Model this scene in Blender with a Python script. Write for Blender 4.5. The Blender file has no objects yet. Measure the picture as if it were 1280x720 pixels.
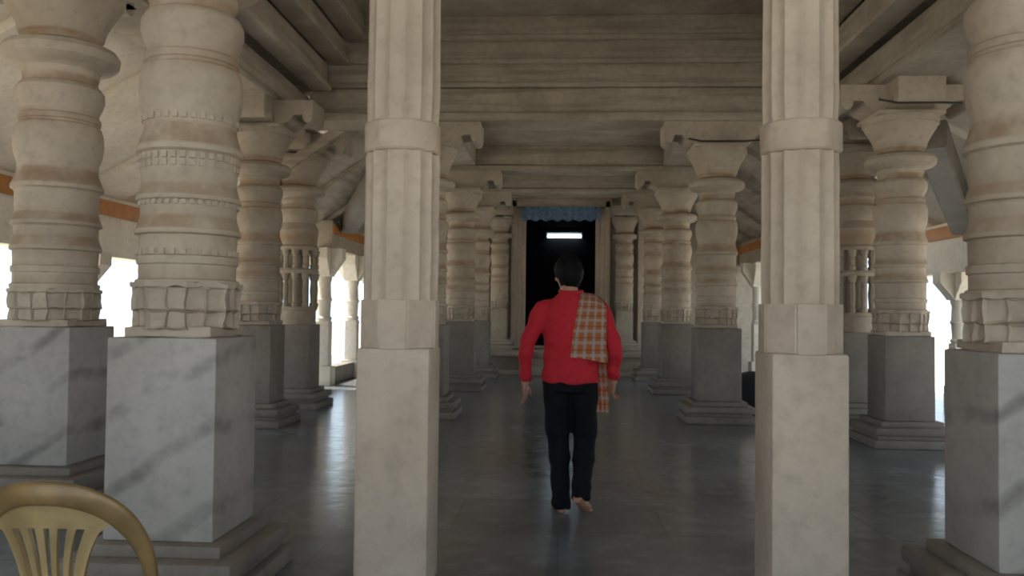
import bpy, bmesh, math, random
from mathutils import Vector, Matrix, noise
R = math.radians
random.seed(7)
S = bpy.context.scene
C = S.collection

# ------------------------------------------------------------------ materials
def new_mat(name):
    m = bpy.data.materials.new(name); m.use_nodes = True
    nt = m.node_tree; b = nt.nodes['Principled BSDF']
    return m, nt, b
def nd(nt, t, **k):
    n = nt.nodes.new(t)
    for a, v in k.items(): setattr(n, a, v)
    return n
def mixc(nt, fac, a, b, blend='MIX'):
    n = nd(nt, 'ShaderNodeMix', data_type='RGBA', blend_type=blend)
    for sock, v in ((n.inputs[0], fac), (n.inputs[6], a), (n.inputs[7], b)):
        if isinstance(v, bpy.types.NodeSocket): nt.links.new(v, sock)
        elif isinstance(v, (int, float)): sock.default_value = v
        else: sock.default_value = (*v, 1)
    return n.outputs[2]
def ramp(nt, src, a, b):
    n = nd(nt, 'ShaderNodeMapRange'); nt.links.new(src, n.inputs[0])
    n.inputs[1].default_value = a; n.inputs[2].default_value = b
    return n.outputs[0]
def noise_n(nt, vec, scale, detail=5, rough=.55):
    n = nd(nt, 'ShaderNodeTexNoise'); nt.links.new(vec, n.inputs['Vector'])
    n.inputs['Scale'].default_value = scale; n.inputs['Detail'].default_value = detail
    n.inputs['Roughness'].default_value = rough
    return n.outputs[0]
def mathn(nt, op, a, b=None):
    n = nd(nt, 'ShaderNodeMath', operation=op)
    for i, v in enumerate((a, b)):
        if v is None: continue
        if isinstance(v, bpy.types.NodeSocket): nt.links.new(v, n.inputs[i])
        else: n.inputs[i].default_value = v
    return n.outputs[0]

def stone(name, light, dark, stain=(.31,.205,.125), rough=.8, bump=.35, veins=False, streak=False, spec=.3):
    m, nt, b = new_mat(name)
    pos = nd(nt, 'ShaderNodeNewGeometry').outputs['Position']
    n1 = noise_n(nt, pos, 1.7, 6, .6); n2 = noise_n(nt, pos, 14, 6, .65); n3 = noise_n(nt, pos, 70, 3)
    col = mixc(nt, ramp(nt, n1, .35, .68), light, dark)
    col = mixc(nt, mathn(nt, 'MULTIPLY', ramp(nt, n2, .48, .75), .45), col, tuple(c*.62 for c in dark))
    if streak:   # weathering streaks along each course
        mp = nd(nt, 'ShaderNodeMapping'); nt.links.new(pos, mp.inputs[0]); mp.inputs['Scale'].default_value = (.5,.5,9)
        s = noise_n(nt, mp.outputs[0], 1.6, 4)
        col = mixc(nt, mathn(nt, 'MULTIPLY', ramp(nt, s, .45, .7), .6), col, tuple(c*.55 for c in dark))
    if veins:    # grey diagonal veins of the polished blocks
        mp = nd(nt, 'ShaderNodeMapping'); nt.links.new(pos, mp.inputs[0]); mp.inputs['Rotation'].default_value = (0, R(38), R(10))
        w = nd(nt, 'ShaderNodeTexWave', wave_type='BANDS', bands_direction='Z'); nt.links.new(mp.outputs[0], w.inputs[0])
        w.inputs['Scale'].default_value = 1.1; w.inputs['Distortion'].default_value = 3.2
        w.inputs['Detail'].default_value = 3; w.inputs['Detail Scale'].default_value = .9
        v = mathn(nt, 'MULTIPLY', ramp(nt, w.outputs[1], .8, 1.0), ramp(nt, n1, .42, .6))
        col = mixc(nt, mathn(nt, 'MULTIPLY', v, .75), col, tuple(c*.38 for c in dark))
    at = nd(nt, 'ShaderNodeAttribute', attribute_name='stain')
    sf = mathn(nt, 'MULTIPLY', at.outputs['Fac'], mathn(nt, 'MULTIPLY', ramp(nt, noise_n(nt, pos, 4.5, 5, .6), .3, .62), .9))
    col = mixc(nt, sf, col, stain)
    nt.links.new(col, b.inputs['Base Color'])
    b.inputs['Roughness'].default_value = rough
    b.inputs['Specular IOR Level'].default_value = spec
    bp = nd(nt, 'ShaderNodeBump'); bp.inputs['Strength'].default_value = bump; bp.inputs['Distance'].default_value = .02
    h = mathn(nt, 'ADD', mathn(nt, 'MULTIPLY', n2, .8), mathn(nt, 'MULTIPLY', n3, .3))
    nt.links.new(h, bp.inputs['Height']); nt.links.new(bp.outputs[0], b.inputs['Normal'])
    return m

def plain(name, col, rough=.6, metal=0, spec=.5, var=.25, scale=9, coat=0):
    m, nt, b = new_mat(name)
    tc = nd(nt, 'ShaderNodeTexCoord')
    n = noise_n(nt, tc.outputs['Object'], scale, 4)
    c = mixc(nt, ramp(nt, n, .3, .7), col, tuple(x*(1-var) for x in col))
    nt.links.new(c, b.inputs['Base Color'])
    b.inputs['Roughness'].default_value = rough; b.inputs['Metallic'].default_value = metal
    b.inputs['Specular IOR Level'].default_value = spec; b.inputs['Coat Weight'].default_value = coat
    return m

M = {}
M['shaft']   = stone('pale_turned_stone', (.57,.49,.395), (.42,.355,.28))
M['nave']    = stone('aged_turned_stone', (.52,.45,.36), (.37,.31,.24))
M['block']   = stone('veined_stone_block', (.455,.425,.39), (.34,.32,.295), veins=True, rough=.5, bump=.12, spec=.5)
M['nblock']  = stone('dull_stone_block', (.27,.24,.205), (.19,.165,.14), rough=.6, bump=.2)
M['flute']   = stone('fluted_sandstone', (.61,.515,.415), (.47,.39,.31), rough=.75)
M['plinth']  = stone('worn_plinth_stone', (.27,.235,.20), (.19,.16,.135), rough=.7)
M['beam']    = stone('weathered_beam_stone', (.50,.44,.36), (.36,.31,.25), streak=True, rough=.85)
M['lime']    = stone('limewashed_stone', (.82,.75,.64), (.70,.63,.52), rough=.9, bump=.25)
M['wall']    = stone('sanctum_wall_stone', (.46,.40,.32), (.33,.28,.22))
M['black']   = plain('shade_black_stone', (.012,.012,.013), .9, spec=.1)  # darkness of the sanctum room is put into the wall colour
M['orange']  = plain('ochre_orange_paint', (.50,.20,.05), .7)
M['ground']  = stone('sandy_courtyard', (.80,.72,.60), (.70,.62,.50), rough=.95)
M['gold']    = plain('gold_plastic', (.46,.335,.155), .33, metal=.2, spec=.5, var=.45, scale=7)
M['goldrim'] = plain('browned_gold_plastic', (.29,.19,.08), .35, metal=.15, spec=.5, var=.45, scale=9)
M['hall']    = stone('shaded_grey_stone', (.43,.37,.30), (.31,.26,.205))  # darker copy of the pillar stone, aisle shade put into its colour
M['cable']   = plain('dark_cable', (.03,.025,.02), .6)
M['skin']    = plain('skin', (.42,.20,.13), .5, var=.12)
M['hair']    = plain('black_hair', (.004,.004,.005), .7, scale=60, spec=.15)
M['red']     = plain('red_knit', (.52,.026,.04), .85, var=.18, scale=30, spec=.2)
M['trouser'] = plain('black_cloth', (.008,.008,.011), .85, spec=.15, scale=20)
M['blue']    = plain('faded_blue_cloth', (.34,.52,.74), .85, var=.45, scale=14, spec=.2)
M['housing'] = plain('white_enamel', (.5,.55,.6), .4)
M['sack']    = plain('dark_cloth_bundle', (.03,.03,.034), .8, scale=7)

def floor_mat():
    m, nt, b = new_mat('polished_dark_floor')
    pos = nd(nt, 'ShaderNodeNewGeometry').outputs['Position']
    n1 = noise_n(nt, pos, .9, 6, .6); n2 = noise_n(nt, pos, 7, 5)
    col = mixc(nt, ramp(nt, n1, .3, .7), (.235,.258,.290), (.125,.131,.138))
    col = mixc(nt, mathn(nt, 'MULTIPLY', ramp(nt, n2, .5, .75), .4), col, (.32,.335,.35))
    br = nd(nt, 'ShaderNodeTexBrick', offset=.5); nt.links.new(pos, br.inputs[0])
    br.inputs['Color1'].default_value = (1,1,1,1); br.inputs['Color2'].default_value = (.82,.82,.82,1)
    br.inputs['Mortar'].default_value = (.72,.72,.72,1); br.inputs['Scale'].default_value = 1
    br.inputs['Brick Width'].default_value = 1.3; br.inputs['Row Height'].default_value = .85; br.inputs['Mortar Size'].default_value = .008
    col = mixc(nt, 1.0, col, br.outputs[0], 'MULTIPLY')
    nt.links.new(col, b.inputs['Base Color'])
    rr = nd(nt, 'ShaderNodeMapRange'); nt.links.new(n2, rr.inputs[0]); rr.inputs[3].default_value = .10; rr.inputs[4].default_value = .28
    nt.links.new(rr.outputs[0], b.inputs['Roughness'])
    b.inputs['Specular IOR Level'].default_value = .55
    bp = nd(nt, 'ShaderNodeBump'); bp.inputs['Strength'].default_value = .12; bp.inputs['Distance'].default_value = .02
    nt.links.new(n2, bp.inputs['Height']); nt.links.new(bp.outputs[0], b.inputs['Normal'])
    return m
M['floor'] = floor_mat()

def plaid_mat():
    m, nt, b = new_mat('orange_white_plaid')
    uv = nd(nt, 'ShaderNodeUVMap').outputs[0]
    sp = nd(nt, 'ShaderNodeSeparateXYZ'); nt.links.new(uv, sp.inputs[0])
    def stripes(sock, freq, lo, hi):
        f = mathn(nt, 'FRACT', mathn(nt, 'MULTIPLY', sock, freq))
        return mathn(nt, 'MULTIPLY', mathn(nt, 'GREATER_THAN', f, lo), mathn(nt, 'LESS_THAN', f, hi))
    a = stripes(sp.outputs[0], 4.0, .32, .66); c = stripes(sp.outputs[1], 12.0, .30, .56)
    col = mixc(nt, a, (.60,.25,.10), (.62,.52,.46))
    col = mixc(nt, mathn(nt, 'MULTIPLY', c, .62), col, (.66,.60,.57))
    t = stripes(sp.outputs[1], 12.0, .78, .92)
    col = mixc(nt, mathn(nt, 'MULTIPLY', t, .6), col, (.55,.13,.05))
    nt.links.new(col, b.inputs['Base Color']); b.inputs['Roughness'].default_value = .9
    b.inputs['Specular IOR Level'].default_value = .2
    return m
M['plaid'] = plaid_mat()

def emit(name, col, st):
    m, nt, b = new_mat(name)
    b.inputs['Emission Color'].default_value = (*col, 1); b.inputs['Emission Strength'].default_value = st
    return m
M['tube'] = emit('lit_fluorescent_tube', (.75,.95,1.0), 9)

# ------------------------------------------------------------------ mesh helpers
def box(bm, x0, x1, y0, y1, z0, z1, bev=0.0):
    vs = [bm.verts.new((x, y, z)) for z in (z0, z1) for y in (y0, y1) for x in (x0, x1)]
    fs = [(0,2,3,1),(4,5,7,6),(0,1,5,4),(2,6,7,3),(0,4,6,2),(1,3,7,5)]
    faces = [bm.faces.new([vs[i] for i in f]) for f in fs]
    if bev:
        es = list({e for f in faces for e in f.edges})
        bmesh.ops.bevel(bm, geom=es, offset=bev, segments=2, profile=.5, affect='EDGES')

def lathe(bm, prof, seg=40, lay=None, shape=None, cap=True):
    """prof: (z, r, stain); shape(angle, z) multiplies the radius."""
    rings = []
    for p in prof:
        z, r = p[0], p[1]; s = p[2] if len(p) > 2 else 0
        ring = []
        for i in range(seg):
            a = 2*math.pi*i/seg
            k = shape(a, z) if shape else 1
            v = bm.verts.new((r*k*math.cos(a), r*k*math.sin(a), z))
            if lay: v[lay] = s
            ring.append(v)
        rings.append(ring)
    for a, b in zip(rings, rings[1:]):
        for i in range(seg):
            j = (i+1) % seg
            bm.faces.new((a[i], a[j], b[j], b[i]))
    if cap:
        bm.faces.new(rings[0][::-1]); bm.faces.new(rings[-1])

def prism(bm, poly, y0, y1, axis='y'):
    """poly of (u,z) extruded along axis."""
    def P(u, w, z): return (u, w, z) if axis == 'y' else (w, u, z)
    a = [bm.verts.new(P(u, y0, z)) for u, z in poly]; b = [bm.verts.new(P(u, y1, z)) for u, z in poly]
    n = len(poly)
    for i in range(n):
        j = (i+1) % n; bm.faces.new((a[i], a[j], b[j], b[i]))
    bm.faces.new(a[::-1]); bm.faces.new(b)

def tube(bm, pts, rad, seg=10, flat=1.0, up=None):
    """closed swept tube through pts; rad is a number or a list; flat squeezes one direction."""
    pts = [Vector(p) for p in pts]; n = len(pts)
    if not isinstance(rad, (list, tuple)): rad = [rad]*n
    rings = []
    prev = None
    for i, p in enumerate(pts):
        t = (pts[min(i+1, n-1)] - pts[max(i-1, 0)]).normalized()
        ref = Vector(up) if up else (prev if prev else (Vector((0,1,0)) if abs(t.y) < .9 else Vector((1,0,0))))
        u = (ref - t*ref.dot(t)).normalized(); w = t.cross(u)
        prev = u
        rr = rad[i]
        rx, ry = rr if isinstance(rr, (list, tuple)) else (rr*flat, rr)
        rings.append([bm.verts.new(p + u*math.cos(2*math.pi*k/seg)*rx + w*math.sin(2*math.pi*k/seg)*ry) for k in range(seg)])
    for a, b in zip(rings, rings[1:]):
        for k in range(seg):
            j = (k+1) % seg; bm.faces.new((a[k], a[j], b[j], b[k]))
    bm.faces.new(rings[0][::-1]); bm.faces.new(rings[-1])

def smooth_path(pts, n=6):
    pts = [Vector(p) for p in pts]; out = []
    for i in range(len(pts)-1):
        p0 = pts[max(i-1,0)]; p1 = pts[i]; p2 = pts[i+1]; p3 = pts[min(i+2, len(pts)-1)]
        for k in range(n):
            t = k/n
            out.append(.5*((2*p1)+(p2-p0)*t+(2*p0-5*p1+4*p2-p3)*t*t+(3*p1-p0-3*p2+p3)*t**3))
    out.append(pts[-1]); return out

def ellipsoid(bm, c, r, rot=None, seg=20, rings=14, shape=None):
    m = Matrix.Translation(c) @ (rot.to_4x4() if rot else Matrix())
    rows = []
    for i in range(rings+1):
        th = math.pi*i/rings; row = []
        for k in range(seg):
            ph = 2*math.pi*k/seg
            v = Vector((math.sin(th)*math.cos(ph), math.sin(th)*math.sin(ph), math.cos(th)))
            if shape: v = shape(v)
            row.append(m @ Vector((v.x*r[0], v.y*r[1], v.z*r[2])))
        rows.append(row)
    top = bm.verts.new(m @ Vector((0,0,r[2]*(shape(Vector((0,0,1))).z if shape else 1))))
    bot = bm.verts.new(m @ Vector((0,0,-r[2]*(abs(shape(Vector((0,0,-1))).z) if shape else 1))))
    V = [[bm.verts.new(p) for p in row] for row in rows[1:-1]]
    for k in range(seg):
        j = (k+1) % seg
        bm.faces.new((top, V[0][k], V[0][j])); bm.faces.new((bot, V[-1][j], V[-1][k]))
        for a, b in zip(V, V[1:]): bm.faces.new((a[k], b[k], b[j], a[j]))

def stain_layer(bm): return bm.verts.layers.float.new('stain')

def obj(name, bm, mat, parent=None, angle=35, loc=None):
    bmesh.ops.recalc_face_normals(bm, faces=bm.faces[:])
    me = bpy.data.meshes.new(name); bm.to_mesh(me); bm.free()
    me.materials.append(M[mat] if isinstance(mat, str) else mat)
    me.polygons.foreach_set('use_smooth', [True]*len(me.polygons))
    me.set_sharp_from_angle(angle=R(angle))
    o = bpy.data.objects.new(name, me); C.objects.link(o)
    if parent: o.parent = parent
    if loc: o.location = loc
    return o

def tag(o, label, cat, group=None, kind='thing'):
    o['label'] = label; o['category'] = cat; o['kind'] = kind
    if group: o['group'] = group
    return o
def thing(name, label, cat, loc=(0,0,0), rz=0, group=None):
    o = bpy.data.objects.new(name, None); C.objects.link(o); o.location = loc; o.rotation_euler = (0,0,rz)
    o.empty_display_size = .2
    return tag(o, label, cat, group)
def struct(name, bm, mat, parent=None):
    o = obj(name, bm, mat, parent)
    if not parent: o['kind'] = 'structure'
    return o
def copy_tree(root, loc, rz=0, label=None, group=None, scale=None):
    kids = [(ch, list(ch.children)) for ch in root.children]
    r = root.copy(); C.objects.link(r); r.location = loc; r.rotation_euler = (0,0,rz)
    if scale: r.scale = scale
    if label: r['label'] = label
    if group: r['group'] = group
    for ch, sub in kids:
        c = ch.copy(); C.objects.link(c); c.parent = r
        for g in sub:
            d = g.copy(); C.objects.link(d); d.parent = c
    return r

# ------------------------------------------------------------------ pillars
def rough_bm(bm, amp=.004, freq=9):
    for v in bm.verts:
        d = noise.noise_vector(v.co*freq); v.co += d*amp

def octo(bm, z0, z1, r, per=2):
    cs = [Vector((r*math.cos(R(22.5+45*i)), r*math.sin(R(22.5+45*i)), 0)) for i in range(8)]
    pts = [cs[i].lerp(cs[(i+1) % 8], k/per) for i in range(8) for k in range(per)]
    ring = [[bm.verts.new((p.x, p.y, z)) for p in pts] for z in (z0, z1)]
    n = len(pts)
    sides = [bm.faces.new((ring[0][i], ring[0][(i+1) % n], ring[1][(i+1) % n], ring[1][i])) for i in range(n)]
    bm.faces.new(ring[0][::-1]); bm.faces.new(ring[1])
    return sides

def carve(bm, sides, inset, depth):
    r = bmesh.ops.inset_individual(bm, faces=sides, thickness=inset, depth=0)
    for f in sides:
        n = f.normal.copy()
        if n.length < .5: f.normal_update(); n = f.normal.copy()
        c = f.calc_center_median(); out = Vector((c.x, c.y, 0)).normalized()
        for v in f.verts: v.co -= out*depth

def plinth(parent, w, mat='plinth'):
    bm = bmesh.new(); h = w/2
    box(bm, -h-.16, h+.16, -h-.16, h+.16, 0, .085, .012)
    box(bm, -h-.11, h+.11, -h-.11, h+.11, .085, .125, .006)
    box(bm, -h-.145, h+.145, -h-.145, h+.145, .125, .205, .02)
    box(bm, -h-.06, h+.06, -h-.06, h+.06, .205, .26, .008)
    rough_bm(bm, .004, 5); return obj('plinth', bm, mat, parent)

def pedestal(parent, w, top, mat):
    bm = bmesh.new(); h = w/2
    box(bm, -h, h, -h, h, .26, top, .012)
    return obj('pedestal', bm, mat, parent)

def bracket(parent, ax, ay, z0, z1, mat, wid=.23):
    """cross shaped bracket with rolled ends."""
    bm = bmesh.new(); h = z1-z0
    for L, axis in ((ax, 'y'), (ay, 'x')):
        if not L: continue
        half = [(L, z1), (L, z0+.42*h)]
        for k in range(1, 8):
            a = -k/7*math.pi; half.append((L-.06+.06*math.cos(a), z0+.36*h+.28*h*math.sin(a)))
        half += [(L-.13, z0+.42*h), (L-.22, z0+.40*h), (L-.27, z0+.16*h), (L-.36, z0)]
        poly = half + [(-u, z) for u, z in half[::-1]]
        prism(bm, poly, -wid, wid, axis)
    return obj('bracket', bm, mat, parent)

def capital(parent, mat, rs=1.0, z=0):
    bm = bmesh.new(); lay = stain_layer(bm)
    P = [(2.84,.225),(2.86,.25),(2.875,.315),(2.90,.345,.0),(2.95,.352),(2.985,.33),(3.0,.28,.5),(3.02,.235,1),(3.055,.235,1),(3.07,.25,.3),
         (3.13,.265),(3.20,.30),(3.27,.345),(3.31,.362),(3.315,.375),(3.38,.375)]
    lathe(bm, [(p[0]+z, p[1]*rs, p[2] if len(p) > 2 else 0) for p in P], 44, lay)
    c = obj('capital', bm, mat, parent, 28)
    bm = bmesh.new(); a = .33*rs
    box(bm, -a, a, -a, a, 3.38+z, 3.42+z, .006)
    obj('abacus', bm, mat, parent)
    return c

def ringed_pillar(name, label, loc, w=.5, rs=1.0, top=1.17, mats=('shaft','block','plinth'), dents=True, ax=.68, ay=.55, group=None, zs=1.0):
    t = thing(name, label, 'pillar', loc, 0, group)
    plinth(t, w, mats[2]); pedestal(t, w, top, mats[1])
    # carved drum above the block: eight panelled faces in two tiers
    bm = bmesh.new(); r = .254*rs/math.cos(R(22.5))
    box(bm, -.225*rs, .225*rs, -.225*rs, .225*rs, top, top+.05, .006)
    s1 = octo(bm, top+.04, top+.125, r*.97); s2 = octo(bm, top+.125, top+.235, r)
    octo(bm, top+.235, top+.258, r*1.03)
    bm.normal_update()
    carve(bm, s1, .014, .022); carve(bm, s2, .013, .018)
    bmesh.ops.subdivide_edges(bm, edges=bm.edges[:], cuts=3, use_grid_fill=True); rough_bm(bm, .011, 19)
    obj('carved_drum', bm, mats[0], t)
    bm = bmesh.new(); lay = stain_layer(bm); k = top+.255
    P = [(k-.03,.25),(k,.262),(k+.012,.262),(k+.02,.246,.5),(k+.085,.246),(k+.09,.256),(k+.125,.258),(k+.13,.247,.5),(k+.16,.247),(1.665,.25,.3),(1.672,.268,.3),(1.69,.268),(1.70,.262,.7),(1.75,.246,.9),(1.765,.243,.3),(1.815,.244),
         (1.825,.250,.3),(1.832,.266,.2),(1.85,.266),(1.86,.258,.8),(1.90,.245,.9),(1.915,.241,.3),(1.955,.244),(2.04,.246),(2.055,.252,.3),(2.065,.270),(2.085,.270),(2.10,.262,.9),(2.15,.244,1),(2.185,.234,.8),(2.20,.236,.2),(2.235,.236),
         (2.25,.243),(2.29,.255),(2.36,.265),(2.43,.261),(2.475,.248,.4),(2.485,.236,.9),(2.50,.235,.7),(2.505,.244,.5),(2.535,.244,.6),(2.545,.230,.5),(2.575,.230),(2.61,.248),(2.66,.264),(2.71,.260),(2.74,.24,.3),(2.75,.222,1),(2.79,.22,.8),(2.81,.228),(2.845,.226)]
    lathe(bm, [(p[0], p[1]*rs, p[2] if len(p) > 2 else 0) for p in P], 48, lay)
    if dents:
        for z, n, rr in ((2.035,34,.254),(2.225,34,.241),(2.0,34,.247),(k+.145,30,.252),(1.82,40,.250)):   # rows of small dentils
            for i in range(n):
                m = Matrix.Rotation(2*math.pi*i/n, 4, 'Z'); n0 = len(bm.verts); d = 2*math.pi*rr*rs/n*.28
                box(bm, rr*rs-.03, rr*rs+.005, -d, d, z-.014, z+.014)
                bm.verts.ensure_lookup_table()
                for v in bm.verts[n0:]: v.co = m @ v.co
    sh = obj('shaft', bm, mats[0], t, 28)
    cp = capital(t, mats[0], rs)
    bracket(t, ax, ay, 3.42 if zs == 1 else 3.55, 3.70, mats[0])
    if zs != 1:
        for o in list(t.children):
            if o.name.split('.')[0] in ('shaft','capital','abacus'):
                for v in o.data.vertices: v.co.z = min(3.56, top + (v.co.z-top)*zs)
    return t

def colonnette_pillar(name, label, loc, w=.5, mats=('hall','nblock','plinth')):
    t = thing(name, label, 'pillar', loc, 0)
    plinth(t, w, mats[2]); pedestal(t, w, 1.12, mats[1])
    bm = bmesh.new(); lay = stain_layer(bm)
    lathe(bm, [(1.12,.25),(1.30,.25),(1.33,.27),(1.36,.27),(1.37,.15),(1.80,.15),(1.81,.275),(1.85,.28),(1.88,.26),(1.89,.15),(2.12,.15),(2.13,.27),(2.17,.275),
               (2.20,.25,.6),(2.30,.255,1),(2.36,.26,.6),(2.40,.27),(2.44,.255),(2.5,.225),(2.56,.25),(2.62,.26),(2.68,.25),(2.71,.225,1),(2.76,.22,.5),(2.80,.24),(2.845,.226)], 44, lay)
    obj('shaft', bm, mats[0], t, 28)
    bm = bmesh.new()
    for i in range(11):
        a = 2*math.pi*(i+.5)/11
        for z0, z1 in ((1.36,1.81),(1.88,2.13)):
            n0 = len(bm.verts)
            lathe(bm, [(z0,.042),(z0+.05,.042),(z0+.06,.030),((z0+z1)/2,.040),(z1-.09,.030),(z1-.08,.042),(z1-.03,.05),(z1,.062)], 8)
            bm.verts.ensure_lookup_table()
            for v in bm.verts[n0:]: v.co.x += .236*math.cos(a); v.co.y += .236*math.sin(a)
    obj('colonnettes', bm, mats[0], t)
    capital(t, mats[0]); bracket(t, .68, .55, 3.42, 3.70, mats[0])
    return t

def fluted_pillar(name, label, loc, w=.345):
    t = thing(name, label, 'pillar', loc)
    bm = bmesh.new(); h = w/2
    box(bm, -h, h, -h, h, 0, 1.145, .014); obj('pedestal', bm, 'flute', t)
    def flute(a, z):
        p = (a*14/(2*math.pi)) % 1
        return 1 - .11*max(0, math.sin(math.pi*p))**.55 + .02
    def oct_(a, z):
        q = ((a + R(22.5)) % R(45)) - R(22.5)
        return math.cos(R(22.5))/math.cos(q)
    bm = bmesh.new()
    lathe(bm, [(1.145,.186),(1.15,.187),(1.36,.187),(1.372,.182)], 48, shape=oct_)
    # the four broad faces hang down like flat tongues between chamfered corners
    for s in range(4):
        m = Matrix.Rotation(R(90*s), 4, 'Z'); n0 = len(bm.verts)
        box(bm, -.062, .062, .15, .181, 1.14, 1.372, .004)
        bm.verts.ensure_lookup_table()
        for v in bm.verts[n0:]: v.co = m @ v.co
    obj('octagonal_collar', bm, 'flute', t)
    bm = bmesh.new(); lathe(bm, [(1.37,.178)]+[(1.37+.71*k/6,.179) for k in range(1,6)]+[(2.08,.178)], 120, shape=flute); rough_bm(bm, .003, 6); obj('fluted_shaft', bm, 'flute', t, 30)
    bm = bmesh.new(); lathe(bm, [(2.08,.180),(2.09,.188),(2.215,.188),(2.225,.181)], 48, shape=lambda a, z: .5+.5*oct_(a, z)); rough_bm(bm, .002, 8); obj('band', bm, 'flute', t, 30)
    bm = bmesh.new()
    lathe(bm, [(2.22,.172),(2.3,.176),(2.36,.178),(2.8,.174),(3.28,.172)], 120, shape=flute); rough_bm(bm, .003, 6)
    obj('fluted_shaft', bm, 'flute', t, 30)
    bm = bmesh.new(); lathe(bm, [(3.28,.18),(3.30,.23),(3.36,.24),(3.42,.20),(3.50,.28),(3.56,.28)], 40)
    box(bm, -.25, .25, -.25, .25, 3.56, 3.70, .01); obj('capital', bm, 'flute', t)
    return t

# front row
ringed_pillar('turned_pillar', 'large pale ringed stone pillar right behind the gold plastic chair', (-1.815,4.0,0), .515, .91, 1.185, dents=True, ax=.4)
ringed_pillar('turned_pillar', 'large pale ringed stone pillar cut off by the right edge of the photo', (2.07,3.86,0), .5, .93, 1.17, dents=False, ax=.4)
ringed_pillar('turned_pillar', 'thick ringed stone pillar with a swollen cushion capital, at the left edge of the photo', (-3.55,5.72,0), .57, 1.09, 1.185, dents=False, zs=1.085)
fluted_pillar('fluted_pillar', 'slender fluted stone pillar left of the walking man', (-.775,4.05,0))
fluted_pillar('fluted_pillar', 'slender fluted stone pillar right of the walking man', (1.135,4.05,0))
# side rows of the hall
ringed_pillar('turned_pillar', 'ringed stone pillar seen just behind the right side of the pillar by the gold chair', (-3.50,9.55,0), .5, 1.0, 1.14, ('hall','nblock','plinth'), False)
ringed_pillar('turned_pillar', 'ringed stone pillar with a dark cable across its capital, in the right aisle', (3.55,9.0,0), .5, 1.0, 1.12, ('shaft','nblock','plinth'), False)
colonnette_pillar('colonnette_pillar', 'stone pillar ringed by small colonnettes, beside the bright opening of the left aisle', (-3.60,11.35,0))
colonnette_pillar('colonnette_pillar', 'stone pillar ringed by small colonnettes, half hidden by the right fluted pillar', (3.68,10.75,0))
# nave rows
XL, XR = -1.70, 1.95
NAVE = (('near', 10.65), ('mid', 14.3), ('far', 16.95))
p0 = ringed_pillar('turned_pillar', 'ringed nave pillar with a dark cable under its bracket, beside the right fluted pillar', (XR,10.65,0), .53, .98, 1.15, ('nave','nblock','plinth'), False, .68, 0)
copy_tree(p0, (XL,10.65,0), 0, 'ringed stone pillar of the nave mostly hidden behind the left fluted pillar')
copy_tree(p0, (XR,14.3,0), 0, 'second ringed stone pillar on the right side of the nave')
copy_tree(p0, (XL,14.3,0), 0, 'ringed stone pillar of the nave seen just right of the left fluted pillar')
copy_tree(p0, (XR-.04,16.95,0), 0, 'third ringed stone pillar on the right side of the nave, standing before the stone platform')
copy_tree(p0, (XL+.02,16.95,0), 0, 'ringed stone pillar on the left side of the nave standing before the stone platform')
# engaged pillars beside the doorway, on the platform
q = ringed_pillar('engaged_pillar', 'slim ringed stone pillar standing on the platform left of the dark doorway', (-1.36,18.75,.5), .36, .78, 1.0, ('wall','wall','wall'), False, .3, .3)
q.scale = (1,1,.86)
copy_tree(q, (1.42,18.75,.5), 0, 'slim ringed stone pillar standing on the platform right of the dark doorway', scale=(1,1,.86))

# outer posts along the open sides
def outer_post(label, loc, zt, first=[None], k=1.0):
    if first[0]:
        o = copy_tree(first[0], loc, 0, label); o.scale = (1,1,zt/2.14); return o
    t = thing('outer_post', label, 'post', loc, 0, None)
    bm = bmesh.new(); box(bm, -.17,.17,-.17,.17,0,.3,.01); box(bm, -.12,.12,-.12,.12,.3,1.0,.01); obj('base', bm, 'lime', t)
    bm = bmesh.new(); lathe(bm, [(1.0,.12),(1.05,.14),(1.08,.11),(1.3,.12),(1.34,.14),(1.38,.12),(1.6,.11),(1.66,.13),(1.7,.13)], 24); obj('shaft', bm, 'lime', t)
    bm = bmesh.new()
    for ax in ('x','y'):
        prism(bm, [(-.34,2.14),(.34,2.14),(.34,1.98),(.2,1.80),(.13,1.7),(-.13,1.7),(-.2,1.80),(-.34,1.98)], -.13, .13, ax)
    obj('cross_capital', bm, 'lime', t); first[0] = t; t.scale = (1,1,zt/2.14)
    return t
outer_post('outer stone post against the parapet, behind the thick pillar at the left edge', (-5.8,9.8,0), 1.98)
outer_post('outer stone post against the parapet, behind the pillar by the gold chair', (-5.8,12.0,0), 1.98)
outer_post('stone post with a cross capital against the glare beyond the right aisle pillar', (6.0,13.0,0), 1.98)
outer_post('outer stone post in the left aisle opening, second from the platform end', (-4.15,16.6,0), 2.4)
outer_post('outer stone post in the left aisle opening, nearest the left fluted pillar', (-4.15,18.1,0), 2.4)
outer_post('outer stone post in the left aisle opening, closest to the colonnette pillar', (-4.15,14.6,0), 2.4)
outer_post('bright outer stone post seen between the nave pillar and the right fluted pillar', (4.15,17.9,0), 2.4)

# ------------------------------------------------------------------ setting
bm = bmesh.new(); box(bm, -6.6, 6.6, -2.6, 25, -.5, 0); struct('floor', bm, 'floor')
bm = bmesh.new(); box(bm, -70, 70, -60, 90, -.7, -.12); struct('ground', bm, 'ground')

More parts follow.
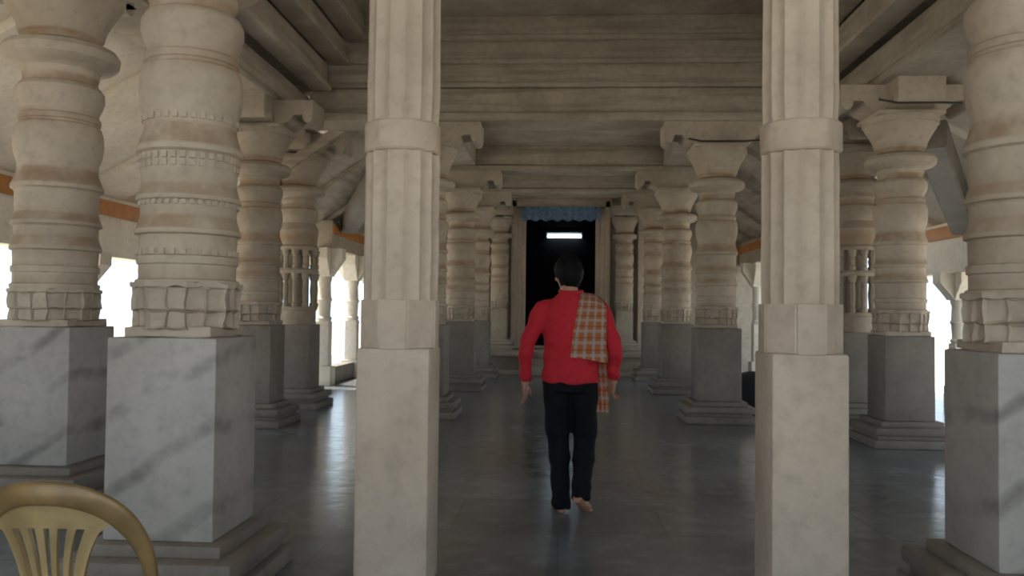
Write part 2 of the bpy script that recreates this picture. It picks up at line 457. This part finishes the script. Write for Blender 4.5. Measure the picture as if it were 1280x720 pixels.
# sanctum front wall with its doorway
bm = bmesh.new()
box(bm, -4.4, -1.05, 19.1, 19.6, .0, 4.6); box(bm, 1.05, 4.4, 19.1, 19.6, .0, 4.6); box(bm, -1.05, 1.05, 19.1, 19.6, 3.72, 4.6)
struct('wall_back', bm, 'wall')
bm = bmesh.new()   # stepped door surround
for x, y, w in ((.80,19.2,.10),(.90,19.05,.10),(1.00,18.95,.12)):
    for s in (-1, 1):
        a, b = sorted((s*x, s*(x+w))); box(bm, a, b, y, 19.45, .5, 3.72 if w < .12 else 3.85, .01)
box(bm, -1.15, 1.15, 18.95, 19.45, 3.70, 3.90, .01); box(bm, -1.25, 1.25, 18.9, 19.4, 3.90, 4.05, .01)
box(bm, -.8, .8, 19.15, 19.45, .5, .56, .01)
for s in (-1, 1):
    for x, w in ((1.72,.14),(1.92,.10)):
        a, b = sorted((s*x, s*(x+w))); box(bm, a, b, 18.8, 19.12, .5, 3.6, .01)
struct('trim_1', bm, 'flute')
bm = bmesh.new()
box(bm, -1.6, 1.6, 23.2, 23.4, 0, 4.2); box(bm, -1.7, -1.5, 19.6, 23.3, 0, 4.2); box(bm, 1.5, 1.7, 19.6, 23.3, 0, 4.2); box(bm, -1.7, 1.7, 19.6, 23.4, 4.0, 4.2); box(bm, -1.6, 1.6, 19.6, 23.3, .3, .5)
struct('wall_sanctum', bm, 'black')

# raised stone platform with an overhanging slab
t = thing('stone_platform', 'raised stone platform with an overhanging slab in front of the dark doorway', 'platform', (0,17.6,0))
for s in (-1, 1):
    bm = bmesh.new(); a, b = sorted((s*.62, s*2.6)); box(bm, a, b, .1, 1.49, 0, .1, .01); box(bm, a+.06, b-.06, .45, 1.49, .1, .39)
    e = s*.70; a2, b2 = sorted((e, e+s*.14)); box(bm, a2, b2, .12, 1.49, .1, .39)
    obj('base', bm, 'nave', t)
    bm = bmesh.new(); box(bm, a, b, 0, 1.49, .39, .5, .02); obj('slab', bm, 'nave', t)
bm = bmesh.new()
for k in range(3): box(bm, -.62, .62, .05+.3*k, 1.49, .166*k, .166*(k+1), .012)
obj('steps', bm, 'nave', t)

# parapet in the left aisle, low kerb; unseen taller walls added to cut side light
bm = bmesh.new(); box(bm, -6.25, -6.0, 5.5, 14.4, 0, .4, .02); box(bm, -6.25, -6.0, 2.8, 5.5, 0, 1.97); struct('wall_left', bm, 'lime')
bm = bmesh.new(); box(bm, -4.3, -4.05, 14.5, 19.1, 0, .3, .02); struct('trim_2', bm, 'plinth')
bm = bmesh.new(); box(bm, 6.0, 6.25, 2.8, 5.5, 0, 1.97); struct('wall_blocker_aisle', bm, 'lime')

# ------------------------------------------------------------------ lintels
def lintel(label, parts, mat='beam', name='lintel', cat='lintel'):
    """parts: list of (partname or None, [boxes])"""
    main = None
    for pn, boxes in parts:
        bm = bmesh.new()
        for b in boxes: box(bm, *b, .012)
        for _ in range(1): rough_bm(bm, .004, 3)
        if main is None: main = tag(obj(name, bm, mat), label, cat)
        else: obj(pn, bm, mat if pn != 'painted_band' else 'orange', main)
    return main
Z0 = 3.70
lintel('wide stone lintel over the nearest pair of nave pillars, lowest beam above the walking man',
       [(None, [(-3.2,3.2,10.42,10.95,Z0+.1,4.12)]), ('fillet', [(-3.2,3.2,10.36,10.95,Z0,Z0+.1)])])
lintel('stone lintel over the second pair of nave pillars',
       [(None, [(-2.2,2.45,14.1,14.6,Z0+.1,4.15)]), ('fillet', [(-2.2,2.45,14.05,14.6,Z0,Z0+.09)])])
lintel('stone lintel over the pair of nave pillars before the platform',
       [(None, [(-2.2,2.45,16.75,17.25,Z0+.1,4.15)]), ('fillet', [(-2.2,2.45,16.7,17.25,Z0,Z0+.09)])])
for s, side, xc in ((-1,'left',XL), (1,'right',XR)):
    for y0, y1, words in ((10.97,14.03,'between the first and second'), (14.62,16.68,'between the second and third'), (17.27,18.85,'beyond the third')):
        lintel('lengthwise stone lintel %s pillars on the %s of the nave' % (words, side), [(None, [(xc-.26,xc+.26,y0,y1,Z0+.08,4.11)])])
bm = bmesh.new(); box(bm, -2.2, 2.45, 10.95, 19.2, 4.12, 4.3); struct('ceiling', bm, 'beam')
# corbelled courses around the hall
for s, side, xc in ((-1,'left',-3.55), (1,'right',3.52)):
    a, b = (xc-.3, xc+.3)
    lintel('long stone lintel resting on the %s row of hall pillars' % side,
           [(None, [(a, b, 3.2, 12.2, Z0+.08, 4.05)]), ('fillet', [(a-.0, b+.0, 3.2, 12.2, Z0, Z0+.08)])])
    for k, (xi, z0, z1, words) in enumerate(((2.92,4.05,4.38,'lowest'), (2.70,4.38,4.66,'middle'), (2.48,4.66,5.0,'topmost'))):
        x0, x1 = sorted((s*xi, s*3.9)); xa, xb = sorted((s*(xi-.05), s*(xi+.2)))
        lintel('%s projecting moulded course of the %s side of the hall ceiling' % (words, side),
               [(None, [(x0, x1, 3.2, 10.28, z0+.07, z1)]), ('fillet', [(xa, xb, 3.2, 10.28, z0, z0+.07)])], name='ceiling_course', cat='ceiling course')
for k, (yf, z0, z1, words) in enumerate(((10.40,4.13,4.42,'lowest'), (10.36,4.42,4.70,'middle'), (10.30,4.70,5.0,'topmost'))):
    lintel('%s projecting stone course above the wide nave lintel, facing the entrance' % words,
           [(None, [(-3.8,3.8,yf,10.95,z0+.06,z1)]), ('fillet', [(-3.8,3.8,yf-.02,10.95,z0,z0+.06)])], name='ceiling_course', cat='ceiling course')
bm = bmesh.new(); box(bm, -4.2, 4.2, 3.2, 11.0, 5.0, 5.2); struct('ceiling', bm, 'beam')
lintel('front stone lintel over the row of pillars at the entrance', [(None, [(-3.2,3.2,3.75,4.25,Z0,4.04)]), ])
bm = bmesh.new(); box(bm, -4.0, 4.0, 3.2, 3.75, 4.0, 5.0); struct('wall_front', bm, 'beam')

# unseen porch roof and side walls, added to narrow the front light
bm = bmesh.new(); box(bm, -5.6, 5.6, -2.6, 3.18, 4.12, 4.4); struct('ceiling', bm, 'beam')
bm = bmesh.new(); box(bm, -4.9, -4.6, -2.6, 2.75, 0, 4.1); struct('wall_blocker_left', bm, 'wall')
bm = bmesh.new(); box(bm, 4.6, 4.9, -2.6, 2.75, 0, 4.1); struct('wall_blocker_right', bm, 'wall')
# sloping slab roofs over the aisles
def slope(name, s, xa, za, xb, zb, y0, y1, mat, n):
    bm = bmesh.new(); dy = (y1-y0)/n
    for i in range(n):
        o = .09 if i % 2 else 0
        prism(bm, [(s*xa, za+o), (s*xb, zb+o), (s*xb, zb+.16+o), (s*xa, za+.16+o)], y0+dy*i, y0+dy*(i+1), 'y')
    return struct(name, bm, mat)
slope('ceiling_left', -1, 3.5, 4.02, 6.5, 2.42, 2.8, 14.5, 'lime', 13)
slope('ceiling_right', 1, 3.5, 4.02, 6.5, 2.42, 2.8, 14.5, 'lime', 13)
slope('ceiling_left', -1, 2.0, 4.3, 4.5, 2.6, 10.97, 19.1, 'beam', 9)
slope('ceiling_right', 1, 2.0, 4.3, 4.5, 2.6, 10.97, 19.1, 'beam', 9)
for s, side in ((-1,'left'), (1,'right')):
    x0, x1 = sorted((s*5.85, s*6.2)); xa, xb = sorted((s*5.82, s*5.85))
    lintel('low outer stone lintel with a painted orange band, above the %s edge of the hall' % side,
           [(None, [(x0,x1,2.8,14.5,1.98,2.75)]), ('painted_band', [(xa,xb,2.8,14.5,2.50,2.70)])], 'lime')
    x0, x1 = sorted((s*4.0, s*4.3)); xa, xb = sorted((s*3.97, s*4.0))
    lintel('outer stone lintel with an orange painted band along the %s side of the nave aisle' % side,
           [(None, [(x0,x1,14.5,19.1,2.4,2.9)]), ('painted_band', [(xa,xb,14.5,19.1,2.66,2.82)])], 'nave')

def rafter(label, a, b, wd, dp):
    bm = bmesh.new(); a, b = Vector(a), Vector(b); d = (b-a).normalized(); u = d.cross(Vector((0,0,1))).normalized(); w = u.cross(d)
    V = [bm.verts.new(p + u*sx*wd + w*sz*dp) for p in (a, b) for sx, sz in ((-1,-1),(1,-1),(1,1),(-1,1))]
    for f in ((0,1,2,3),(4,5,6,7),(0,1,5,4),(1,2,6,5),(2,3,7,6),(3,0,4,7)): bm.faces.new([V[i] for i in f])
    bmesh.ops.bevel(bm, geom=bm.edges[:], offset=.015, segments=2, affect='EDGES')
    return tag(obj('rafter', bm, 'nblock'), label, 'rafter')
rafter('dark sloping stone rafter coming down beside the cabled pillar of the right aisle', (4.0,9.3,3.30), (5.6,12.0,2.62), .15, .16)
rafter('dark sloping stone rafter above the bright opening of the left aisle', (-2.85,13.0,3.45), (-3.85,15.0,2.86), .15, .16)

# ------------------------------------------------------------------ doorway furnishings
t = thing('fluorescent_light', 'lit fluorescent tube light glowing inside the dark doorway', 'light', (.1,23.12,3.42))
bm = bmesh.new(); box(bm, -.5,.5,-.02,.08,.03,.11,.01); obj('housing', bm, 'housing', t)
bm = bmesh.new(); tube(bm, [(-.46,-.05,0),(.46,-.05,0)], .045, 14); obj('tube', bm, 'tube', t)
for x in (-.48,.48):
    bm = bmesh.new(); box(bm, x-.02,x+.02,-.08,.03,-.04,.04,.005); obj('lamp_holder', bm, 'housing', t)

bm = bmesh.new(); nx, nz = 90, 8; g = []
for j in range(nz+1):
    row = []
    for i in range(nx+1):
        x = -.88+1.76*i/nx; z = 3.70-.31*j/nz - (.02*math.sin(i*.5)*j/nz)
        row.append(bm.verts.new((x, 18.86+.022*math.sin(i*.75+.6*math.sin(i*.21))*(.4+.6*j/nz), z)))
    g.append(row)
for j in range(nz):
    for i in range(nx): bm.faces.new((g[j][i], g[j][i+1], g[j+1][i+1], g[j+1][i]))
bmesh.ops.solidify(bm, geom=bm.faces[:], thickness=.006)
tag(obj('door_valance', bm, 'blue', angle=80), 'gathered faded blue cloth valance hanging across the top of the doorway', 'valance')

# cables tied round two capitals
def cable(pts, label):
    bm = bmesh.new(); tube(bm, pts, .011, 8); 
    return tag(obj('cable', bm, 'cable'), label, 'cable')
cable([(3.12,8.42,3.46),(3.3,8.44,3.43),(3.5,8.44,3.43),(3.75,8.44,3.43),(3.95,8.5,3.44)], 'thin dark cable strung across the capital of the right aisle pillar')
cable([(1.55,10.33,3.47),(1.7,10.31,3.432),(1.95,10.31,3.432),(2.2,10.31,3.432),(2.42,10.33,3.45)], 'thin dark cable strung across the nave pillar beside the right fluted pillar')

# dark bundle on the floor in the right aisle
bm = bmesh.new(); ellipsoid(bm, Vector((0,0,.24)), (.36,.30,.27), seg=28, rings=18)
for v in bm.verts:
    v.co += noise.noise_vector(v.co*5)*.05
    if v.co.z < 0: v.co.z = 0
tag(obj('cloth_bundle', bm, 'sack', loc=(2.75,12.2,0)), 'dark rounded bundle on the floor between the nave pillar and the right fluted pillar', 'bundle')

# ------------------------------------------------------------------ gold chair
t = thing('plastic_chair', 'gold plastic chair with an arched openwork back at the lower left corner', 'chair', (-1.35,2.28,0), R(3))
def back_pt(u, z):     # the back leans towards the viewer and curves around the sitter
    return Vector((u, -.06 - (z-.42)*.22 + .10*(abs(u)/.27)**2, z))
bm = bmesh.new()
hp_ = [(.055,.830),(.112,.812),(.165,.774),(.206,.712),(.230,.63),(.234,.54),(.225,.44)]
path = [(-u, z) for u, z in hp_[::-1]] + [(0,.834)] + hp_
pp = smooth_path([back_pt(u, z) for u, z in path], 5)
tube(bm, pp, [(.012, .020+.012*max(0, min(1, (p.z-.60)/.15))) for p in pp], 14, up=(0,1,0))
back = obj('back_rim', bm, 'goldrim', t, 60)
# fan shaped panel with curved slots
bm = bmesh.new(); rows, cols = 26, 36
def edge(z):     # half width of the fan at height z
    k = max(0, min(1, (z-.42)/.40)); return .068 + .018*k + .112*k**3.4
V = {}
for j in range(rows+1):
    z = .42 + .40*j/rows
    for i in range(cols+1):
        f = -1+2*i/cols; u = f*edge(z); zz = z + (.0 if j < rows else -.06*abs(f)**2.2)
        if j > rows-6: zz = z - .055*abs(f)**2.2*(j-rows+6)/6
        zz -= .006
        V[i, j] = bm.verts.new(back_pt(u, zz) + Vector((0, .004-.014*(1-j/rows)+.005*math.cos(f*14)*(1-j/rows), 0)))
slots = ((5,8),(11,14),(17,19),(22,25),(28,31))
for j in range(rows):
    for i in range(cols):
        if 3 <= j <= 20 and any(a <= i < b for a, b in slots):
            w = 1.0
            if (j > 4 and j < 19): continue
            continue
        bm.faces.new((V[i,j], V[i+1,j], V[i+1,j+1], V[i,j+1]))
bmesh.ops.delete(bm, geom=[v for v in bm.verts if not v.link_faces], context='VERTS')
bmesh.ops.solidify(bm, geom=bm.faces[:], thickness=.013)
fan = obj('backrest', bm, 'gold', t, 60)
bm = bmesh.new(); nx = 16; g = []
for j in range(nx+1):
    row = []
    for i in range(nx+1):
        f, h = -1+2*i/nx, j/nx
        row.append(bm.verts.new((f*(.235-.0*h), -.04+.47*h, .42 - .02*(1-f*f)*math.sin(math.pi*h) + .02*h - .05*max(0,h-.85)/.15)))
    g.append(row)
for j in range(nx):
    for i in range(nx): bm.faces.new((g[j][i], g[j][i+1], g[j+1][i+1], g[j+1][i]))
bmesh.ops.solidify(bm, geom=bm.faces[:], thickness=.018)
obj('seat', bm, 'gold', t, 60)
for sx in (-1, 1):
    bm = bmesh.new(); tube(bm, smooth_path([(sx*.245,-.04,.45),(sx*.255,-.09,.25),(sx*.265,-.16,0)],5), .026, 10, .75); obj('leg', bm, 'gold', t, 60)
    bm = bmesh.new(); tube(bm, smooth_path([(sx*.235,.40,.43),(sx*.25,.41,.25),(sx*.262,.43,0)],5), .026, 10, .75); obj('leg', bm, 'gold', t, 60)

# ------------------------------------------------------------------ the walking man
def remesh(o, vox, smooth_it=6, fac=.5):
    m = o.modifiers.new('r', 'REMESH'); m.mode = 'VOXEL'; m.voxel_size = vox; m.use_smooth_shade = True
    s = o.modifiers.new('s', 'SMOOTH'); s.iterations = smooth_it; s.factor = fac
    dg = bpy.context.evaluated_depsgraph_get()
    me = bpy.data.meshes.new_from_object(o.evaluated_get(dg))
    old = o.data; o.modifiers.clear(); o.data = me
    mats = [m for m in old.materials]
    me.materials.clear()
    for x in mats: me.materials.append(x)
    me.polygons.foreach_set('use_smooth', [True]*len(me.polygons))
    bpy.data.meshes.remove(old)

man = thing('person', 'man in a red sweater and black trousers walking away barefoot towards the dark doorway', 'person', (.075,5.60,0), 0)
LS, LE, LW = Vector((-.190,0,1.352)), Vector((-.292,-.035,1.10)), Vector((-.303,.045,.855))
RS, RE, RW = Vector((.192,0,1.352)), Vector((.285,-.055,1.095)), Vector((.285,.035,.875))
LH, LK, LA = Vector((-.095,0,.88)), Vector((-.080,.055,.48)), Vector((-.052,.0,.085))
RH, RK, RA = Vector((.090,0,.88)), Vector((.098,.06,.47)), Vector((.068,-.10,.125))
NB, HC = Vector((-.005,.0,1.42)), Vector((-.024,.035,1.572))
yaw = Matrix.Rotation(R(28), 3, 'Z')     # the head turns to the man's left

def finger(bm, p, d, side, L, r, curl):
    pts = [p]; dd = d.normalized()
    for k, l in enumerate((.45,.30,.25)):
        dd = (Matrix.Rotation(curl*(1+.25*k), 3, side) @ dd).normalized(); pts.append(pts[-1]+dd*L*l)
    tube(bm, pts, [r, r*.95, r*.88, r*.6], 8)
def hand(bm, wrist, d, across, palm_n, curl):
    d = d.normalized(); across = (across - d*across.dot(d)).normalized()
    c = wrist + d*.055
    rot = Matrix((across, palm_n, d)).transposed()
    ellipsoid(bm, c, (.040,.017,.056), rot, 14, 10)
    tube(bm, [wrist-d*.03, wrist+d*.02], [.026,.028], 10)
    for k, L in enumerate((.072,.082,.076,.060)):
        o = c + d*.036 + across*(.030-.020*k)
        finger(bm, o, d, across, L, .0092-.0005*k, curl)
    th = c - d*.015 + across*.034
    td = (d*.75 + across*.6 + palm_n*.3).normalized()
    tube(bm, [th - across*.012, th+td*.03, th+td*.045+d*.018, th+td*.05+d*.035], [.013,.0115,.0105,.007], 8)

bm = bmesh.new()
# trunk
def loft(bm, secs, seg=24):
    rings = []
    for (x, y, z, rx, ry) in secs:
        rings.append([bm.verts.new((x+rx*math.cos(2*math.pi*k/seg), y+ry*math.sin(2*math.pi*k/seg), z)) for k in range(seg)])
    for a, b in zip(rings, rings[1:]):
        for k in range(seg):
            j = (k+1) % seg; bm.faces.new((a[k], a[j], b[j], b[k]))
    bm.faces.new(rings[0][::-1]); bm.faces.new(rings[-1])
loft(bm, [(0,0,.82,.12,.09),(0,0,.88,.165,.115),(0,-.005,.97,.160,.11),(0,0,1.06,.145,.095),(0,0,1.18,.158,.105),(0,0,1.28,.170,.112),(0,-.005,1.36,.16,.09),(0,-.005,1.41,.11,.068),(-.003,0,1.44,.07,.06)])
tube(bm, [NB-Vector((0,0,.06)), NB+Vector((-.004,.005,.03)), HC-Vector((0,.02,.06))], [.068,.058,.056], 16)
def head_shape(v):
    k = 1.0
    if v.z < 0: k = 1 - .28*abs(v.z)**1.3
    return Vector((v.x*k*.97, v.y*(k if v.y > 0 else 1-.18*max(0,-v.z)), v.z))
ellipsoid(bm, HC, (.077,.098,.118), yaw, 26, 20, head_shape)
def hp(x, y, z): return HC + yaw @ Vector((x, y, z))
tube(bm, [hp(0,.092,.02), hp(0,.108,-.005), hp(0,.118,-.024), hp(0,.098,-.034)], [.008,.011,.014,.008], 8)      # nose
ellipsoid(bm, hp(0,.086,-.062), (.026,.014,.008), yaw, 10, 8); ellipsoid(bm, hp(0,.083,-.073), (.022,.013,.008), yaw, 10, 8)
ellipsoid(bm, hp(0,.074,-.098), (.026,.02,.018), yaw, 10, 8)
for s in (-1, 1):
    ellipsoid(bm, hp(s*.076,-.008,-.012), (.010,.020,.031), yaw @ Matrix.Rotation(R(s*22), 3, 'Z'), 12, 10)     # ears
    ellipsoid(bm, hp(s*.032,.084,.022), (.020,.010,.006), yaw, 10, 6)
    ellipsoid(bm, hp(s*.040,.070,-.025), (.022,.018,.018), yaw, 10, 8)
for S_, E_, W_ in ((LS,LE,LW), (RS,RE,RW)):
    tube(bm, smooth_path([S_+Vector((-.06 if S_.x > 0 else .06,0,.0)), S_, S_.lerp(E_,.5), E_, E_.lerp(W_,.35), W_],3),
         [.044]*3+[.048]*3+[.041]*3+[.035]*3+[.032]*3+[.026], 12)
hand(bm, LW, Vector((.03,.16,-.98)), Vector((.25,.95,.15)), Vector((.95,-.28,0)), R(14))
hand(bm, RW, Vector((-.12,.30,-.95)), Vector((-.25,.90,.30)), Vector((-.92,-.35,0)), R(-34))
for H_, K_, A_ in ((LH,LK,LA), (RH,RK,RA)):
    tube(bm, smooth_path([H_, H_.lerp(K_,.5), K_, K_.lerp(A_,.35), A_],3), [.082]*3+[.068]*3+[.052]*3+[.05]*3+[.036], 14)
def foot(bm, A, heel, ball, toe, out, soleup):
    heel, ball, toe = Vector(heel), Vector(ball), Vector(toe); out = Vector(out).normalized()
    fwd = (ball-heel).normalized(); up = Vector(soleup).normalized()
    tube(bm, [A+Vector((0,0,.05)), A, heel+up*.035], [.036,.037,.034], 12)
    tube(bm, [heel+up*.032-fwd*.012, heel+up*.036+fwd*.04, heel.lerp(ball,.55)+up*.034, ball+up*.024], [(.030,.028),(.034,.031),(.032,.036),(.021,.044)], 14, up=tuple(up))
    tube(bm, [A.lerp(ball,.15)+up*.0, A.lerp(ball,.55)+up*.008, ball+up*.02], [.032,.026,.018], 10)
    td = (toe-ball).normalized()
    for k in range(5):
        o = ball + out*(-.034+.0165*k) + up*.014
        L = (.062,.058,.052,.046,.040)[k]
        tube(bm, [o-td*.01, o+td*L*.6, o+td*L], [.0125 if k == 0 else .0095, .011 if k == 0 else .0088, .007], 8)
foot(bm, LA, (-.052,-.035,.002), (-.085,.135,.002), (-.095,.195,.002), (-1,-.25,0), (0,0,1))
foot(bm, RA, (.052,-.150,.092), (.110,-.020,.012), (.135,.04,.004), (.95,-.42,0), (-.15,.42,.9))
body = obj('body', bm, 'skin', man); remesh(body, .0055, 4)

# hair: short cap thick at back
bm = bmesh.new()
ellipsoid(bm, HC + yaw @ Vector((0,-.008,.014)), (.092,.112,.128), yaw, 36, 26)
bmesh.ops.subdivide_edges(bm, edges=bm.edges[:], cuts=1)
inv = yaw.transposed()
for v in bm.verts:
    l = inv @ (v.co - HC)
    n = noise.noise(v.co*55)*.006 + noise.noise(v.co*16)*.006
    d = (v.co-HC).normalized(); v.co += d*n
    lim = -.098 if l.y < -.02 else (-.045 + .10*(l.y+.02)/.09)
    if l.z < lim:
        v.co = HC + yaw @ Vector((l.x*.84, l.y*.84, lim + (l.z-lim)*.25))
obj('hair', bm, 'hair', man, 80)

# sweater
bm = bmesh.new()
loft(bm, [(0,0,.855,.178,.128),(0,0,.87,.188,.135),(0,0,.90,.190,.137),(0,0,.98,.183,.130),(0,0,1.08,.178,.122),(0,-.004,1.2,.188,.13),(0,-.005,1.29,.196,.132),(0,-.006,1.345,.19,.118),(0,-.006,1.40,.135,.094),(-.004,-.002,1.442,.088,.078),(-.004,0,1.46,.071,.066)], 32)
for S_, E_, W_ in ((LS,LE,LW), (RS,RE,RW)):
    sx = 1 if S_.x > 0 else -1
    W2 = E_.lerp(W_, .97)
    tube(bm, smooth_path([S_+Vector((-.08*sx,0,.0)), S_+Vector((.0,0,-.01)), S_.lerp(E_,.5), E_, E_.lerp(W2,.5), W2],3),
         [.058]*3+[.062]*3+[.055]*3+[.049]*3+[.044]*3+[.037], 16)
rng = random.Random(3)
sw = obj('sweater', bm, 'red', man); remesh(sw, .009, 8)
for v in sw.data.vertices:
    p = v.co
    fold = .006*math.sin(p.z*46+noise.noise(p*7)*5+p.x*9)*max(0, 1-abs(p.z-.98)/.22) + noise.noise(p*14)*.004
    v.co += v.normal*fold
bm = bmesh.new()
tube(bm, [Vector((.074*math.cos(a)-.004, .069*math.sin(a), 1.462+.008*math.sin(a))) for a in [2*math.pi*k/24 for k in range(25)]], .011, 8)
obj('collar', bm, 'red', sw)

# trousers
bm = bmesh.new()
loft(bm, [(0,0,.80,.155,.118),(0,0,.86,.178,.128),(0,0,.92,.176,.125),(0,0,.97,.168,.118)], 28)
tube(bm, smooth_path([LH, LH.lerp(LK,.5), LK, LK.lerp(LA,.5), LA+Vector((.0,-.012,-.065))],4), [.092]*4+[.085]*4+[.073]*4+[.064]*4+[.056], 18)
tube(bm, smooth_path([RH, RH.lerp(RK,.5), RK, RK.lerp(RA,.5), RA+Vector((.004,-.004,-.015))],4), [.092]*4+[.084]*4+[.073]*4+[.066]*4+[.060], 18)
tr = obj('trousers', bm, 'trouser', man); remesh(tr, .009, 6)
for v in tr.data.vertices:
    p = v.co; v.co += v.normal*(.005*math.sin(p.z*40+noise.noise(p*6)*6)*max(0, 1-p.z/.6) + noise.noise(p*11)*.005)

# checked scarf over the right shoulder
bm = bmesh.new(); uvl = bm.loops.layers.uv.new('UVMap')
# centre line from the back hem over the shoulder and down the front, with half widths
CL = [((.112,-.168,1.02),.118),((.115,-.166,1.12),.112),((.122,-.160,1.22),.105),((.130,-.146,1.31),.098),((.138,-.115,1.385),.090),((.140,-.06,1.435),.082),((.140,.0,1.448),.078),
      ((.145,.06,1.425),.078),((.150,.118,1.36),.078),((.158,.150,1.26),.076),((.168,.158,1.14),.074),((.178,.158,1.0),.070),((.190,.150,.88),.064),((.200,.140,.76),.058),((.205,.130,.65),.054)]
cl = smooth_path([c for c, w in CL], 6); n = len(cl)-1; W = 22; G = []
for i, c in enumerate(cl):
    f = i/n*(len(CL)-1); a = int(min(f, len(CL)-2)); hw = CL[a][1]*(1-(f-a)) + CL[a+1][1]*(f-a)
    row = []
    for k in range(W+1):
        u = -1+2*k/W
        back_f = 1 if c.y < 0 else -1
        # the cloth bends round the shoulder: outer edge falls lower and closer in depth
        x = c.x + u*hw
        y = c.y + back_f*(.045*max(0,u)**2 + .012*max(0,-u)**2) + .007*math.sin(u*9+i*.12)*(-back_f)
        top = max(0, 1-abs(c.z-1.44)/.10)
        z = c.z - .055*max(0,u)**1.6*top + .010*max(0,-u)*top
        if i == 0: z += .02*u*-1
        row.append(bm.verts.new((x, y, z)))
    G.append(row)
for i in range(n):
    for k in range(W):
        fc = bm.faces.new((G[i][k], G[i][k+1], G[i+1][k+1], G[i+1][k]))
        for lp, (kk, ii) in zip(fc.loops, ((k,i),(k+1,i),(k+1,i+1),(k,i+1))): lp[uvl].uv = (kk/W, ii/n*1.55)
bmesh.ops.solidify(bm, geom=bm.faces[:], thickness=.009)
sc = obj('scarf', bm, 'plaid', man, 70); sc['label'] = 'orange and white checked scarf over the right shoulder'

# ------------------------------------------------------------------ light
w = bpy.data.worlds.new('World'); S.world = w; w.use_nodes = True
nt = w.node_tree; bg = nt.nodes['Background']
bg.inputs[0].default_value = (.70,.86,1.0,1); bg.inputs[1].default_value = 3.0
sun = bpy.data.lights.new('sun', 'SUN'); sun.energy = 16; sun.angle = R(2); sun.color = (1,.93,.82)
so = bpy.data.objects.new('sun', sun); C.objects.link(so); so.location = (-20,10,30)
so.rotation_euler = Vector((.55,-.22,-1)).to_track_quat('-Z','Y').to_euler()

# ------------------------------------------------------------------ camera
cam = bpy.data.cameras.new('camera'); co = bpy.data.objects.new('camera', cam); C.objects.link(co)
cam.sensor_width = 36; cam.lens = 36*1050/1280; cam.clip_start = .05; cam.clip_end = 300
co.location = (0,0,1.32); co.rotation_euler = (R(90+1.64), R(-.65), R(3.27))
S.camera = co
S.view_settings.view_transform = 'Standard'; S.view_settings.look = 'None'; S.view_settings.gamma = 1
S.view_settings.exposure = -.5; S.view_settings.use_curve_mapping = False
S.cycles.use_denoising = True
S.cycles.max_bounces = 10; S.cycles.diffuse_bounces = 8
S.cycles.filter_width = 2.0
